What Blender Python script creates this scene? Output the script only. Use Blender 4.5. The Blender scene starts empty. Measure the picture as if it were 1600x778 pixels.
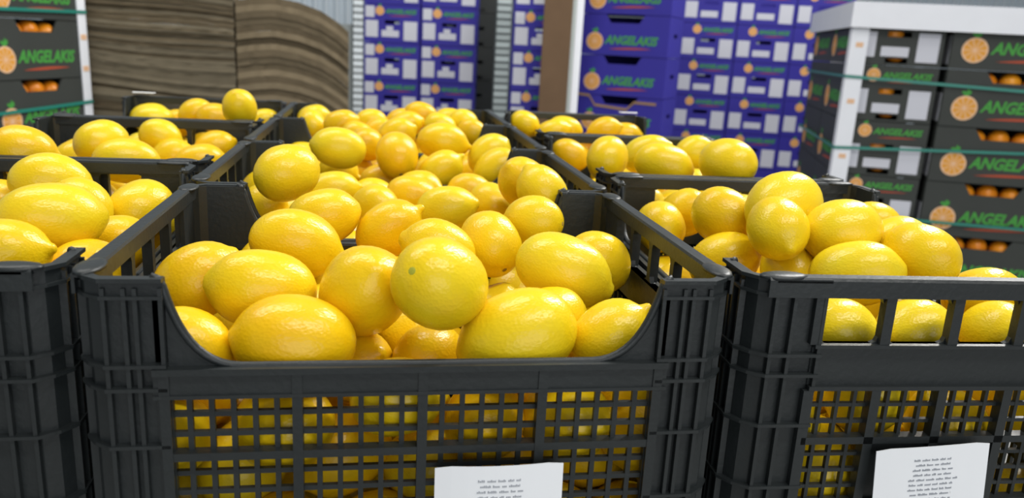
import bpy, bmesh, math, random
from mathutils import Matrix, Vector
PI = math.pi
random.seed(5)
SC = bpy.context.scene
COL = SC.collection

# ------------------------------------------------------------------ camera
RIM = 0.96
cam_data = bpy.data.cameras.new('camera')
cam = bpy.data.objects.new('camera', cam_data); COL.objects.link(cam)
SC.camera = cam
cam_data.sensor_width = 36.0
cam_data.lens = 36.0 * 1246.0 / 1600.0
cam_data.clip_start = 0.02
YAW, PITCH, ROLL = 0.1736, 0.2532, -0.0543
fw = Vector((math.sin(YAW) * math.cos(PITCH), math.cos(YAW) * math.cos(PITCH), -math.sin(PITCH)))
rt = Vector((math.cos(YAW), -math.sin(YAW), 0))
dn = fw.cross(rt)
r2 = rt * math.cos(ROLL) + dn * math.sin(ROLL)
d2 = -rt * math.sin(ROLL) + dn * math.cos(ROLL)
m3 = Matrix((r2, -d2, -fw)).transposed()
cam.matrix_world = Matrix.Translation((-0.029, -0.4519, 0.1385 + RIM)) @ m3.to_4x4()
cam_data.dof.use_dof = True
cam_data.dof.focus_distance = 0.62
cam_data.dof.aperture_fstop = 8.0

# ------------------------------------------------------------------ world and lamps
world = bpy.data.worlds.new('hall_daylight'); SC.world = world
world.use_nodes = True
bg = world.node_tree.nodes['Background']
bg.inputs[0].default_value = (0.93, 0.97, 1.0, 1)
bg.inputs[1].default_value = 0.20
def area(name, loc, target, sx, sy, power, color=(1, 1, 1)):
    d = bpy.data.lights.new(name, 'AREA'); d.shape = 'RECTANGLE'; d.size = sx; d.size_y = sy
    d.energy = power; d.color = color
    o = bpy.data.objects.new(name, d); COL.objects.link(o)
    o.location = loc
    o.rotation_euler = (Vector(target) - Vector(loc)).to_track_quat('-Z', 'Y').to_euler()
    return o
area('hall_strip_lamp', (2.7, 2.5, 3.9), (0.3, 0.5, 0.9), 0.22, 2.6, 175, (1, 0.98, 0.94))
area('hall_strip_lamp', (-1.4, 1.6, 4.3), (-1.2, 1.6, 0), 0.45, 3.2, 80, (1, 0.98, 0.94))
area('hall_strip_lamp', (1.2, -1.2, 4.1), (1.0, 0.4, 0), 3.2, 0.25, 75, (1, 0.98, 0.94))
area('loading_door_daylight', (0.9, -4.2, 1.9), (0.5, 1.0, 0.9), 4.0, 2.8, 76, (0.96, 0.98, 1))

vs = SC.view_settings
vs.view_transform = 'Standard'; vs.look = 'None'; vs.gamma = 1.0
vs.use_curve_mapping = False
vs.exposure = 0.10

# ------------------------------------------------------------------ materials
MATS = {}
def mat(name, col, rough=0.6, spec=0.5, var=0.0, scale=20.0, bump=0.0, bscale=80.0, metal=0.0, objvar=0.0):
    m = bpy.data.materials.new(name); m.use_nodes = True
    nt = m.node_tree; b = nt.nodes['Principled BSDF']
    b.inputs['Base Color'].default_value = (*col, 1)
    b.inputs['Roughness'].default_value = rough
    b.inputs['Specular IOR Level'].default_value = spec
    b.inputs['Metallic'].default_value = metal
    if var or bump or objvar:
        tc = nt.nodes.new('ShaderNodeTexCoord')
    src = None
    if var:
        n = nt.nodes.new('ShaderNodeTexNoise'); n.inputs['Scale'].default_value = scale; n.inputs['Detail'].default_value = 4
        nt.links.new(tc.outputs['Object'], n.inputs['Vector'])
        mx = nt.nodes.new('ShaderNodeMixRGB')
        mx.inputs[1].default_value = (*[c * (1 - var) for c in col], 1)
        mx.inputs[2].default_value = (*[min(1, c * (1 + var)) for c in col], 1)
        nt.links.new(n.outputs['Fac'], mx.inputs[0]); src = mx.outputs[0]
    if objvar:
        oi = nt.nodes.new('ShaderNodeObjectInfo')
        mr = nt.nodes.new('ShaderNodeMapRange'); mr.inputs[3].default_value = 1 - objvar; mr.inputs[4].default_value = 1 + objvar
        nt.links.new(oi.outputs['Random'], mr.inputs[0])
        mv = nt.nodes.new('ShaderNodeVectorMath'); mv.operation = 'SCALE'
        if src: nt.links.new(src, mv.inputs[0])
        else: mv.inputs[0].default_value = col
        nt.links.new(mr.outputs[0], mv.inputs[3]); src = mv.outputs[0]
    if src: nt.links.new(src, b.inputs['Base Color'])
    if bump:
        n2 = nt.nodes.new('ShaderNodeTexNoise'); n2.inputs['Scale'].default_value = bscale; n2.inputs['Detail'].default_value = 3
        nt.links.new(tc.outputs['Object'], n2.inputs['Vector'])
        bp = nt.nodes.new('ShaderNodeBump'); bp.inputs['Strength'].default_value = bump; bp.inputs['Distance'].default_value = 0.002
        nt.links.new(n2.outputs['Fac'], bp.inputs['Height']); nt.links.new(bp.outputs[0], b.inputs['Normal'])
    MATS[name] = m
    return m

mat('crate_plastic', (0.0175, 0.0215, 0.0225), 0.42, 0.45, 0.25, 14, 0.15, 220)
mat('blue_carton', (0.035, 0.028, 0.31), 0.6, 0.35, 0.10, 6)
mat('black_carton', (0.044, 0.049, 0.045), 0.62, 0.35, 0.12, 6)
mat('carton_inside', (0.34, 0.21, 0.10), 0.85, 0.2, 0.15, 10)
mat('print_green', (0.065, 0.33, 0.055), 0.6, 0.3)
mat('print_red', (0.42, 0.075, 0.035), 0.6, 0.3)
mat('print_orange', (0.76, 0.35, 0.055), 0.6, 0.3)
mat('print_flesh', (0.85, 0.50, 0.16), 0.6, 0.3, 0.12, 60)
mat('print_rind', (0.82, 0.52, 0.32), 0.6, 0.3)
mat('white_label', (0.62, 0.63, 0.70), 0.65, 0.3, 0.04, 30)
mat('paper', (0.86, 0.88, 0.91), 0.7, 0.3, 0.03, 20)
mat('ink', (0.36, 0.38, 0.42), 0.7, 0.2)
mat('white_board', (0.86, 0.88, 0.94), 0.6, 0.35, 0.04, 12)
mat('grey_board', (0.42, 0.46, 0.45), 0.7, 0.3, 0.06, 12)
mat('post_dark', (0.07, 0.085, 0.09), 0.6, 0.3)
mat('post_pad', (0.40, 0.46, 0.47), 0.6, 0.3, 0.08, 30, objvar=0.15)
mat('pale_pad', (0.72, 0.78, 0.82), 0.6, 0.3, 0.08, 30, objvar=0.12)
mat('brown_board', (0.145, 0.090, 0.052), 0.8, 0.2, 0.16, 9)
mat('card_light', (0.212, 0.168, 0.106), 0.85, 0.2, 0.14, 14, 0.25, 120, objvar=0.10)
mat('card_dark', (0.128, 0.100, 0.062), 0.85, 0.2, 0.16, 14, 0.25, 120, objvar=0.12)
mat('card_grey', (0.196, 0.165, 0.112), 0.85, 0.2, 0.14, 14, 0.25, 120, objvar=0.22)
mat('strap_green', (0.02, 0.22, 0.17), 0.35, 0.5)
mat('concrete', (0.28, 0.28, 0.27), 0.8, 0.3, 0.15, 3, 0.2, 60)
mat('wall_metal', (0.66, 0.74, 0.80), 0.45, 0.5, 0.05, 2)
mat('stem_green', (0.40, 0.40, 0.035), 0.7, 0.3, 0.3, 3)
mat('stem_brown', (0.30, 0.20, 0.06), 0.8, 0.2, 0.3, 3)

def citrus(name, c1, c2, c3, scar):
    m = bpy.data.materials.new(name); m.use_nodes = True
    nt = m.node_tree; b = nt.nodes['Principled BSDF']; L = nt.links.new
    tc = nt.nodes.new('ShaderNodeTexCoord'); oi = nt.nodes.new('ShaderNodeObjectInfo')
    off = nt.nodes.new('ShaderNodeVectorMath'); off.operation = 'ADD'
    sc = nt.nodes.new('ShaderNodeVectorMath'); sc.operation = 'SCALE'; sc.inputs[0].default_value = (31, 17, 23)
    L(oi.outputs['Random'], sc.inputs[3]); L(tc.outputs['Object'], off.inputs[0]); L(sc.outputs[0], off.inputs[1])
    rmp = nt.nodes.new('ShaderNodeValToRGB'); e = rmp.color_ramp.elements
    e[0].position = 0; e[0].color = (*c1, 1); e[1].position = 1; e[1].color = (*c3, 1)
    k = e.new(0.45); k.color = (*c2, 1)
    n = nt.nodes.new('ShaderNodeTexNoise'); n.inputs['Scale'].default_value = 1.1; n.inputs['Detail'].default_value = 3
    L(off.outputs[0], n.inputs['Vector'])
    ad = nt.nodes.new('ShaderNodeMath'); ad.operation = 'MULTIPLY_ADD'; ad.inputs[1].default_value = 0.75
    sub = nt.nodes.new('ShaderNodeMath'); sub.operation = 'MULTIPLY_ADD'; sub.inputs[1].default_value = 0.9; sub.inputs[2].default_value = -0.33
    L(n.outputs['Fac'], sub.inputs[0]); L(oi.outputs['Random'], ad.inputs[0]); L(sub.outputs[0], ad.inputs[2])
    L(ad.outputs[0], rmp.inputs[0])
    # scuffs on the rind
    n2 = nt.nodes.new('ShaderNodeTexNoise'); n2.inputs['Scale'].default_value = 3.2; n2.inputs['Detail'].default_value = 6; n2.inputs['Roughness'].default_value = 0.7
    L(off.outputs[0], n2.inputs['Vector'])
    r2_ = nt.nodes.new('ShaderNodeValToRGB'); r2_.color_ramp.elements[0].position = 0.70; r2_.color_ramp.elements[1].position = 0.80
    L(n2.outputs['Fac'], r2_.inputs[0])
    mu = nt.nodes.new('ShaderNodeMath'); mu.operation = 'MULTIPLY'; mu.inputs[1].default_value = 0.45; L(r2_.outputs[0], mu.inputs[0])
    mx = nt.nodes.new('ShaderNodeMixRGB'); mx.inputs[2].default_value = (*scar, 1)
    L(mu.outputs[0], mx.inputs[0]); L(rmp.outputs[0], mx.inputs[1]); L(mx.outputs[0], b.inputs['Base Color'])
    b.inputs['Roughness'].default_value = 0.28
    b.inputs['Specular IOR Level'].default_value = 0.38
    b.inputs['Subsurface Weight'].default_value = 0.0
    v = nt.nodes.new('ShaderNodeTexVoronoi'); v.inputs['Scale'].default_value = 15.0
    L(off.outputs[0], v.inputs['Vector'])
    n3 = nt.nodes.new('ShaderNodeTexNoise'); n3.inputs['Scale'].default_value = 7; n3.inputs['Detail'].default_value = 3
    L(off.outputs[0], n3.inputs['Vector'])
    mm = nt.nodes.new('ShaderNodeMath'); mm.operation = 'MULTIPLY_ADD'; mm.inputs[1].default_value = 0.45
    L(v.outputs['Distance'], mm.inputs[0]); L(n3.outputs['Fac'], mm.inputs[2])
    bp = nt.nodes.new('ShaderNodeBump'); bp.inputs['Strength'].default_value = 0.22; bp.inputs['Distance'].default_value = 0.0016
    L(mm.outputs[0], bp.inputs['Height']); L(bp.outputs[0], b.inputs['Normal'])
    MATS[name] = m
citrus('lemon_rind', (0.82, 0.47, 0.004), (0.84, 0.565, 0.006), (0.82, 0.64, 0.018), (0.42, 0.24, 0.03))
citrus('orange_rind', (0.72, 0.20, 0.008), (0.80, 0.26, 0.010), (0.85, 0.34, 0.015), (0.4, 0.16, 0.03))

# ------------------------------------------------------------------ helpers
class MB:
    def __init__(s): s.v = []; s.f = []
    def box(s, x0, x1, y0, y1, z0, z1):
        n = len(s.v)
        s.v += [(x0, y0, z0), (x1, y0, z0), (x1, y1, z0), (x0, y1, z0), (x0, y0, z1), (x1, y0, z1), (x1, y1, z1), (x0, y1, z1)]
        s.f += [tuple(n + i for i in q) for q in ((3, 2, 1, 0), (4, 5, 6, 7), (0, 1, 5, 4), (1, 2, 6, 5), (2, 3, 7, 6), (3, 0, 4, 7))]
        return s
    def prism(s, pts, a, b, axis='y'):
        """polygon (p,q) extruded from a to b along axis: y -> (p,.,q), x -> (.,p,q), z -> (p,q,.)"""
        def V(p, t): return {'y': (p[0], t, p[1]), 'x': (t, p[0], p[1]), 'z': (p[0], p[1], t)}[axis]
        n = len(s.v); k = len(pts)
        s.v += [V(p, a) for p in pts] + [V(p, b) for p in pts]
        s.f.append(tuple(n + i for i in range(k))); s.f.append(tuple(n + k + i for i in reversed(range(k))))
        for i in range(k):
            j = (i + 1) % k; s.f.append((n + i, n + k + i, n + k + j, n + j))
        return s
    def tube(s, path, r, seg=8):
        n0 = len(s.v); P = [Vector(p) for p in path]
        for i, p in enumerate(P):
            t = (P[min(i + 1, len(P) - 1)] - P[max(i - 1, 0)]).normalized()
            a = t.cross(Vector((0, 1, 0)) if abs(t.y) < 0.9 else Vector((1, 0, 0))).normalized(); b = t.cross(a)
            for k in range(seg):
                w = 2 * PI * k / seg; s.v.append(tuple(p + a * r * math.cos(w) + b * r * math.sin(w)))
        for i in range(len(P) - 1):
            for k in range(seg):
                j = (k + 1) % seg; s.f.append((n0 + i * seg + k, n0 + i * seg + j, n0 + (i + 1) * seg + j, n0 + (i + 1) * seg + k))
        s.f.append(tuple(n0 + k for k in reversed(range(seg)))); s.f.append(tuple(n0 + (len(P) - 1) * seg + k for k in range(seg)))
        return s
    def dome(s, cx, cy, z, rx, ry, h, seg=14):
        n = len(s.v); lv = ((0, 1.0), (0.55, 0.93), (0.85, 0.7), (1.0, 0.3))
        for hz, rr in lv:
            for k in range(seg):
                w = 2 * PI * k / seg; s.v.append((cx + rx * rr * math.cos(w), cy + ry * rr * math.sin(w), z + h * hz))
        for i in range(3):
            for k in range(seg):
                j = (k + 1) % seg; s.f.append((n + i * seg + k, n + i * seg + j, n + (i + 1) * seg + j, n + (i + 1) * seg + k))
        s.f.append(tuple(n + 3 * seg + k for k in range(seg))); s.f.append(tuple(n + k for k in reversed(range(seg))))
        return s
    def mirror(s, sx=1, sy=1):
        s.v = [(x * sx, y * sy, z) for x, y, z in s.v]
        if sx * sy < 0: s.f = [tuple(reversed(q)) for q in s.f]
        return s
    def add(s, o):
        n = len(s.v); s.v += o.v; s.f += [tuple(n + i for i in q) for q in o.f]; return s
    def mesh(s, name, m, smooth=False):
        me = bpy.data.meshes.new(name); me.from_pydata(s.v, [], s.f); me.update()
        bm = bmesh.new(); bm.from_mesh(me); bmesh.ops.recalc_face_normals(bm, faces=bm.faces); bm.to_mesh(me); bm.free()
        if m: me.materials.append(MATS[m])
        if smooth:
            for p in me.polygons: p.use_smooth = True
        return me

def link(name, me, parent=None, loc=(0, 0, 0), rot=(0, 0, 0), scale=(1, 1, 1)):
    o = bpy.data.objects.new(name, me); COL.objects.link(o)
    o.location = loc; o.rotation_euler = rot; o.scale = scale
    if parent: o.parent = parent
    return o
def tag(o, label, cat, group=None, kind=None):
    o['label'] = label; o['category'] = cat
    if group: o['group'] = group
    if kind: o['kind'] = kind
    return o
def thing(name, label, cat, loc, rz=0, group=None):
    return tag(link(name, None, None, loc, (0, 0, rz)), label, cat, group)
def bevel(o, w=0.001, seg=2):
    md = o.modifiers.new('bevel', 'BEVEL'); md.width = w; md.segments = seg; md.limit_method = 'ANGLE'; md.angle_limit = math.radians(50)
    return o

# ------------------------------------------------------------------ the hall
me = MB().box(-6, 8, -4, 6.2, -0.1, 0.0).mesh('floor', 'concrete'); link('floor', me)['kind'] = 'structure'
w = MB(); x = -6.0
prof = [(-6.0, 6.25)]
while x < 8.0:
    prof += [(x, 6.06), (x + 0.030, 6.06), (x + 0.042, 6.03), (x + 0.068, 6.03), (x + 0.080, 6.06)]; x += 0.080
prof += [(x, 6.25)]
w.prism(prof, 0.0, 4.6, 'z')
link('wall_back', w.mesh('wall_back', 'wall_metal'))['kind'] = 'structure'
link('wall_left', MB().box(-6.2, -6, -4, 6.2, 0, 4.6).mesh('wall_left', 'wall_metal'))['kind'] = 'structure'
link('wall_right', MB().box(8, 8.2, -4, 6.2, 0, 4.6).mesh('wall_right', 'wall_metal'))['kind'] = 'structure'

# ------------------------------------------------------------------ plastic crates (local: long axis X, top rim at z = H)
CL, CS, CH = 0.398, 0.298, 0.24
hx, hy = CL / 2, CS / 2
def post_mesh(sx, sy):
    m = MB(); wl, ws, t = 0.046, 0.050, 0.0035
    ox, oy = hx - 0.005, hy - 0.005          # wall plane
    c = 0.012
    out = [(-ox + wl, -oy), (-ox + c, -oy), (-ox + c * .35, -oy + c * .35), (-ox, -oy + c), (-ox, -oy + ws)]
    inn = [(-ox + t, -oy + ws), (-ox + t, -oy + c + t * .4), (-ox + c * .35 + t * .8, -oy + c * .35 + t * .8), (-ox + c + t * .4, -oy + t), (-ox + wl, -oy + t)]
    m.prism(out + inn, 0.004, CH - 0.001, 'z')
    for u in (0.014, 0.025, 0.031, 0.0445):                # upright ribs on the long face
        m.box(-ox + u - 0.0012, -ox + u + 0.0012, -oy - 0.0045, -oy + 0.001, 0.006, CH - 0.006)
    for u in (0.014, 0.027, 0.048):                         # and on the short face
        m.box(-ox - 0.0045, -ox + 0.001, -oy + u - 0.0012, -oy + u + 0.0012, 0.006, CH - 0.006)
    def ring(z0, z1, e):                                    # ledge wrapping the corner
        p = [(-ox + wl, -oy - e), (-ox + c, -oy - e), (-ox - e * .3 + c * .3, -oy - e * .3 + c * .3), (-ox - e, -oy + c), (-ox - e, -oy + ws), (-ox + .001, -oy + ws), (-ox + .001, -oy + c), (-ox + c, -oy + .001), (-ox + wl, -oy + .001)]
        m.prism(p, z0, z1, 'z')
    ring(CH - 0.0125, CH - 0.0105, 0.0052); ring(CH - 0.0025, CH, 0.0055)
    for z in (0.052, 0.0665, 0.103, 0.15, 0.2): ring(CH - z - 0.0022, CH - z, 0.0055)
    ring(CH - 0.0105, CH - 0.0025, 0.0022)
    return m.mirror(sx, sy)
def cut_curve(n=12):
    """edge of the front cut-out, from the post top down to the cut-out floor (x from the outer edge, depth below the rim)"""
    pts = [(0.044, 0.0), (0.0475, 0.0015), (0.050, 0.006)]
    P0, P1, P2, P3 = (0.050, 0.006), (0.056, 0.030), (0.066, 0.0545), (0.092, 0.055)
    for i in range(1, n + 1):
        t = i / n; a, b, c_, d = (1 - t) ** 3, 3 * t * (1 - t) ** 2, 3 * t * t * (1 - t), t ** 3
        pts.append((a * P0[0] + b * P1[0] + c_ * P2[0] + d * P3[0], a * P0[1] + b * P1[1] + c_ * P2[1] + d * P3[1]))
    return pts
def long_panel(sy):
    m = MB(); y0 = -hy + 0.005; t = 0.003
    cc = cut_curve()
    for s in (-1, 1):                                       # curved shoulders of the cut-out
        poly = [(s * (-hx + u), CH - d) for u, d in cc] + [(s * (-hx + 0.092), CH - 0.060), (s * (-hx + 0.044), CH - 0.060)]
        m.box(min(s * (-hx + .044), s * (-hx + .0525)), max(s * (-hx + .044), s * (-hx + .0525)), y0 - .002, y0 + t, 0.004, CH - .058)
        m.prism(poly, y0, y0 + t)
    xa = hx - 0.049
    xb = hx - 0.043
    m.box(-xb, xb, y0 - 0.0045, y0 + t, CH - 0.0725, CH - 0.055)          # band under the cut-out
    m.box(-xb, xb, y0 - 0.0065, y0 + t + 0.002, CH - 0.0585, CH - 0.0545)
    m.box(-xb, xb, y0 - 0.0058, y0, CH - 0.0735, CH - 0.0712)
    n = 24; p = 2 * xa / n
    for i in range(n + 1):
        main = i % 6 == 0
        wv = 0.0030 if main else 0.0016
        m.box(-xa + i * p - wv, -xa + i * p + wv, y0 - (0.0055 if main else 0.0005), y0 + t, 0.010, CH - (0.055 if main else 0.0725))
    z = CH - 0.0725; k = 0
    while z > 0.025:
        z -= 0.0130; k += 1
        th = 0.0026 if k % 4 == 3 else 0.0016
        m.box(-xa, xa, y0 - (0.005 if k % 4 == 3 else 0.0003), y0 + t, z - th, z + th)
    m.box(-xa, xa, y0 - 0.003, y0 + t, 0.004, 0.016)
    return m.mirror(1, sy)
def lip_mesh(sy):
    m = MB(); y = -hy + 0.0055; cc = cut_curve()
    path = [(-hx + u, y, CH - d) for u, d in cc]
    path += [(-p[0], p[1], p[2]) for p in reversed(path)]
    m.tube(path, 0.0026, 8)
    return m.mirror(1, sy)
def end_panel(sx, plate=True):
    m = MB(); x0 = -hx + 0.005; t = 0.003; ya = hy - 0.050
    def bx(y0, y1, z0, z1, e=0.0, i=0.0): m.box(x0 - e, x0 + t + i, y0, y1, z0, z1)
    bx(-ya - .004, ya + .004, CH - 0.0125, CH, 0.001, 0.001)
    bx(-ya, ya, CH - 0.0785, CH - 0.0455, 0.001)
    bx(-ya, ya, CH - 0.048, CH - 0.0455, 0.0052); bx(-ya, ya, CH - 0.0785, CH - 0.0755, 0.0052)
    p = 2 * ya / 16
    for i in range(17):
        main = i % 4 == 0; wv = 0.0034 if main else 0.0013
        zt = CH - 0.0785
        bx(-ya + i * p - wv, -ya + i * p + wv, 0.010, zt, 0.005 if main else 0.0005)
        if main: bx(-ya + i * p - 0.0036, -ya + i * p + 0.0036, CH - 0.0455, CH - 0.001, 0.0042)
    for i in range(4):                                      # rounded corners of the four windows
        ya0, ya1 = -ya + i * 4 * p + .0036, -ya + (i + 1) * 4 * p - .0036; g = .0045
        for yy, sg in ((ya0, 1), (ya1, -1)):
            for zz, sz in ((CH - .0125, -1), (CH - .0455, 1)):
                m.prism([(yy, zz), (yy + sg * g, zz), (yy + sg * g * .3, zz + sz * g * .3), (yy, zz + sz * g)], x0 - .001, x0 + t, 'x')
    z = CH - 0.0785; k = 0
    while z > 0.025:
        z -= 0.0125; k += 1
        th = 0.0026 if k % 4 == 3 else 0.0013
        bx(-ya, ya, z - th, z + th, 0.005 if k % 4 == 3 else 0.0003)
    if plate: bx(-ya + 4 * p, ya - 4 * p, 0.03, CH - 0.114, 0.0015)      # flat plate in the middle
    bx(-ya, ya, 0.004, 0.016, 0.003)
    return m.mirror(sx, 1)
def end_rail(sx):
    m = MB(); x0 = -hx; ya = hy - 0.012
    pr = [(x0 - 0.0005, CH - 0.0125), (x0 + 0.0015, CH - 0.0125), (x0 + 0.0015, CH - 0.003), (x0 + 0.0085, CH - 0.003), (x0 + 0.0085, CH - 0.011), (x0 + 0.0105, CH - 0.011), (x0 + 0.0105, CH - 0.001), (x0 + 0.0095, CH + 0.0008), (x0 + 0.001, CH + 0.0008), (x0 - 0.0005, CH - 0.001)]
    n = len(m.v)
    m.v += [(a, -ya, b) for a, b in pr] + [(a, ya, b) for a, b in pr]
    k = len(pr); m.f += [tuple(n + i for i in range(k)), tuple(n + k + i for i in reversed(range(k)))]
    m.f += [(n + i, n + k + i, n + k + (i + 1) % k, n + (i + 1) % k) for i in range(k)]
    return m.mirror(sx, 1)
def base_mesh():
    m = MB(); m.box(-hx + .008, hx - .008, -hy + .008, hy - .008, 0.004, 0.008)
    for i in range(9): m.box(-hx + .012, hx - .012, -hy + .02 + i * .032 - .002, -hy + .02 + i * .032 + .002, 0.0, 0.0045)
    return m
def tab_mesh(sx, sy):
    return MB().dome(-hx + 0.0065, -hy + 0.024, CH - 0.0005, 0.0085, 0.017, 0.0030).mirror(sx, sy)
CP = []
for sx in (1, -1):
    for sy in (1, -1): CP.append(('corner_post', post_mesh(sx, sy), False)); CP.append(('stacking_tab', tab_mesh(sx, sy), True))
for s in (1, -1):
    CP += [('lattice_side', long_panel(s), False), ('cutout_lip', lip_mesh(s), True), ('window_end', end_panel(s), False), ('end_rail', end_rail(s), False)]
CP.append(('crate_base', base_mesh(), False))
whole = MB()
for nm, m, sm in CP: whole.add(m)
WHOLE = whole.mesh('lower_crate', 'crate_plastic')
CPM = [(nm, m.mesh(nm, 'crate_plastic', sm)) for nm, m, sm in CP]

def make_crate(cx, cy, rz, label):
    t = thing('lemon_crate', label, 'crate', (cx, cy, RIM - CH), rz, 'top layer of lemon crates')
    for nm, me_ in CPM: link(nm, me_, t)
    for k in (1, 2, 3):
        o = link('lower_crate', WHOLE, None, (cx, cy, RIM - CH - k * (CH + 0.0) ), (0, 0, rz))
        tag(o, 'black crate under the top layer of lemon crates', 'crate', 'crates in the lower layers')
    return t
D = math.radians
CRATES = {}
NAMES = ['front middle', 'second middle', 'third middle', 'rearmost middle']
LB = ['black plastic crate at the front middle with curved cutout and paper card', 'black crate directly behind the front middle crate of lemons',
      'third black crate of the middle row, behind two cutout crates', 'rearmost black crate of the middle row, before the blue cartons']
for k in range(4):
    CRATES['A%s' % ('' if k == 0 else k + 1)] = make_crate(0, 0.15 + 0.302 * k, 0, LB[k])
CRATES['B1'] = make_crate(0.366, 0.2, D(90 - 2.2), 'black crate at the front right with square windows and paper card')
CRATES['B2'] = make_crate(0.377, 0.605, D(90 - .6), 'second black crate of the right row, behind the windowed front one')
CRATES['B3'] = make_crate(0.378, 1.01, D(90.5), 'rearmost black crate of the right row, a white patch on its corner')
CRATES['C1'] = make_crate(-0.36, 0.215, D(90.5), 'black crate at the front left, cut off by the picture edge')
CRATES['C2'] = make_crate(-0.357, 0.618, D(90), 'second black crate of the left row')
CRATES['C3'] = make_crate(-0.357, 1.022, D(90), 'rearmost black crate of the left row, below the cardboard piles')
# flat white patches lying on two far crate corners
patch_me = MB().prism([(-.021, -.006), (-.017, .007), (.019, .007), (.021, -.006)], 0, .0012, 'z').mesh('corner_patch', 'paper')
o = link('corner_patch', patch_me, CRATES['C3'], (hx - 0.007, hy - 0.028, CH + 0.0062), (0, 0, D(90))); o['label'] = 'small white corner patch'
o = link('corner_patch', patch_me, CRATES['B3'], (hx - 0.007, -hy + 0.028, CH + 0.0062), (0, 0, D(90))); o['label'] = 'small white corner patch'

# paper cards tucked into the crate fronts
def paper_card(loc, rot, label, w=0.082, h=0.062, bow=0.004):
    t = thing('paper_card', label, 'card', loc)
    t.rotation_euler = rot
    m = MB(); n = 8
    def X(i): return -w / 2 + w * i / n
    def Yb(i): return -bow * (1 - (2 * i / n - 1) ** 2)
    for lay in (0, 1):
        for i in range(n + 1):
            cut = 0.0015 if i in (0, n) else 0
            m.v += [(X(i), Yb(i) + lay * 0.0006, -h + cut * .5), (X(i), Yb(i) + lay * 0.0006, -cut)]
    for i in range(n):
        a = 2 * i; b_ = 2 * (n + 1) + 2 * i
        m.f += [(a, a + 2, a + 3, a + 1), (b_, b_ + 1, b_ + 3, b_ + 2), (a, b_, b_ + 2, a + 2), (a + 1, a + 3, b_ + 3, b_ + 1)]
    k = 2 * (n + 1); m.f += [(0, 1, k + 1, k), (2 * n, k + 2 * n, k + 2 * n + 1, 2 * n + 1)]
    link('sheet', m.mesh('sheet', 'paper'), t)
    rr = random.Random(3)
    ink = MB(); z = -0.0105
    for ln in range(12):
        wl = rr.uniform(0.026, 0.037); x0 = -wl / 2 + rr.uniform(-.001, .001); x_ = x0
        while x_ < x0 + wl:                                       # words of small unreadable print
            ww = rr.uniform(0.003, 0.0075); xe = min(x_ + ww, x0 + wl)
            q = x_
            while q < xe:
                e = min(q + 0.0011, xe); hh = rr.choice((0.0010, 0.0010, 0.0015))
                yb = -bow * (1 - (2 * q / w) ** 2) - 0.00025
                ink.box(q, e - 0.0003, yb, yb + 0.0002, z, z + hh); q = e
            x_ = xe + 0.0012
        z -= 0.0037
    o = link('print', ink.mesh('print', 'ink'), t); o['kind'] = 'stuff'; o['label'] = 'small unreadable grey print'
    return t
paper_card((0.049, -0.0068, 0.842), (D(-4), 0, D(0.5)), 'white printed paper card on the front of the cutout crate')
paper_card((0.352, -0.0075, 0.8445), (D(-3), D(-3.5), D(-2.2)), 'white printed paper card on the front of the windowed crate', w=.084, bow=.0015, h=.046)

# ------------------------------------------------------------------ lemons
def lemon_mesh(name, nl, nw, lump, seed, seg=28, rings=20, fat=2.0, bend=0.0):
    r_ = random.Random(seed); m = MB()
    ph = [r_.uniform(0, 6.28) for _ in range(6)]
    c = -nl * 0.45; hl = 1 + c
    def rad(x):
        u = (x - c) / hl if x < c else (x - c) / (1 - nl * 0.9 - c)
        rb = max(0.0, 1 - abs(u) ** fat) ** (1 / 2.0) if abs(u) < 1 else 0.0
        xn = 1 - nl * 1.6
        rn = 0.0
        if x > xn:
            v = (x - xn) / (1 - xn); rn = nw * max(0.0, 1 - v ** 2.6) ** 0.5
        rs = 0.0
        return (rb ** 3.2 + rn ** 3.2) ** (1 / 3.2)
    for i in range(1, rings):
        a = PI * i / rings; x = -math.cos(a)
        if x < -0.9: x = -0.9 - (abs(x) - 0.9) * 1.0
        rr = rad(x)
        for k in range(seg):
            w_ = 2 * PI * k / seg
            l = 1 + lump * (math.sin(2 * w_ + ph[0] + 2 * x) * .5 + math.sin(3 * w_ + ph[1] - 3 * x) * .35 + math.sin(5 * w_ + ph[2] + 4 * x) * .15)
            m.v.append((x, rr * l * math.cos(w_) + bend * x * x, rr * l * math.sin(w_)))
    s0 = len(m.v); m.v.append((-0.985, bend, 0)); m.v.append((0.985, bend, 0))
    for i in range(rings - 2):
        for k in range(seg):
            j = (k + 1) % seg; m.f.append((i * seg + k, (i + 1) * seg + k, (i + 1) * seg + j, i * seg + j))
    for k in range(seg):
        j = (k + 1) % seg; m.f.append((s0, k, j)); q = (rings - 2) * seg; m.f.append((s0 + 1, q + j, q + k))
    return m
LM = [lemon_mesh('lemon', nl, nw, lu, sd, fat=ft, bend=bd).mesh('lemon', 'lemon_rind', True) for nl, nw, lu, sd, ft, bd in
      ((.10, .22, .030, 1, 2.1, 0), (.16, .20, .035, 2, 2.0, .04), (.07, .26, .025, 3, 2.3, 0), (.20, .19, .045, 4, 2.1, -.05), (.12, .30, .05, 5, 2.2, .03), (.05, .2, .03, 6, 2.15, 0))]
LOW = lemon_mesh('lemon', .12, .22, .03, 9, 12, 9)
bt = MB().dome(0, 0, 0, 1, 1, 0.5, 9)
STEM_G = bt.mesh('stem_button', 'stem_green', True); STEM_B = bt.mesh('stem_button', 'stem_brown', True)

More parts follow.
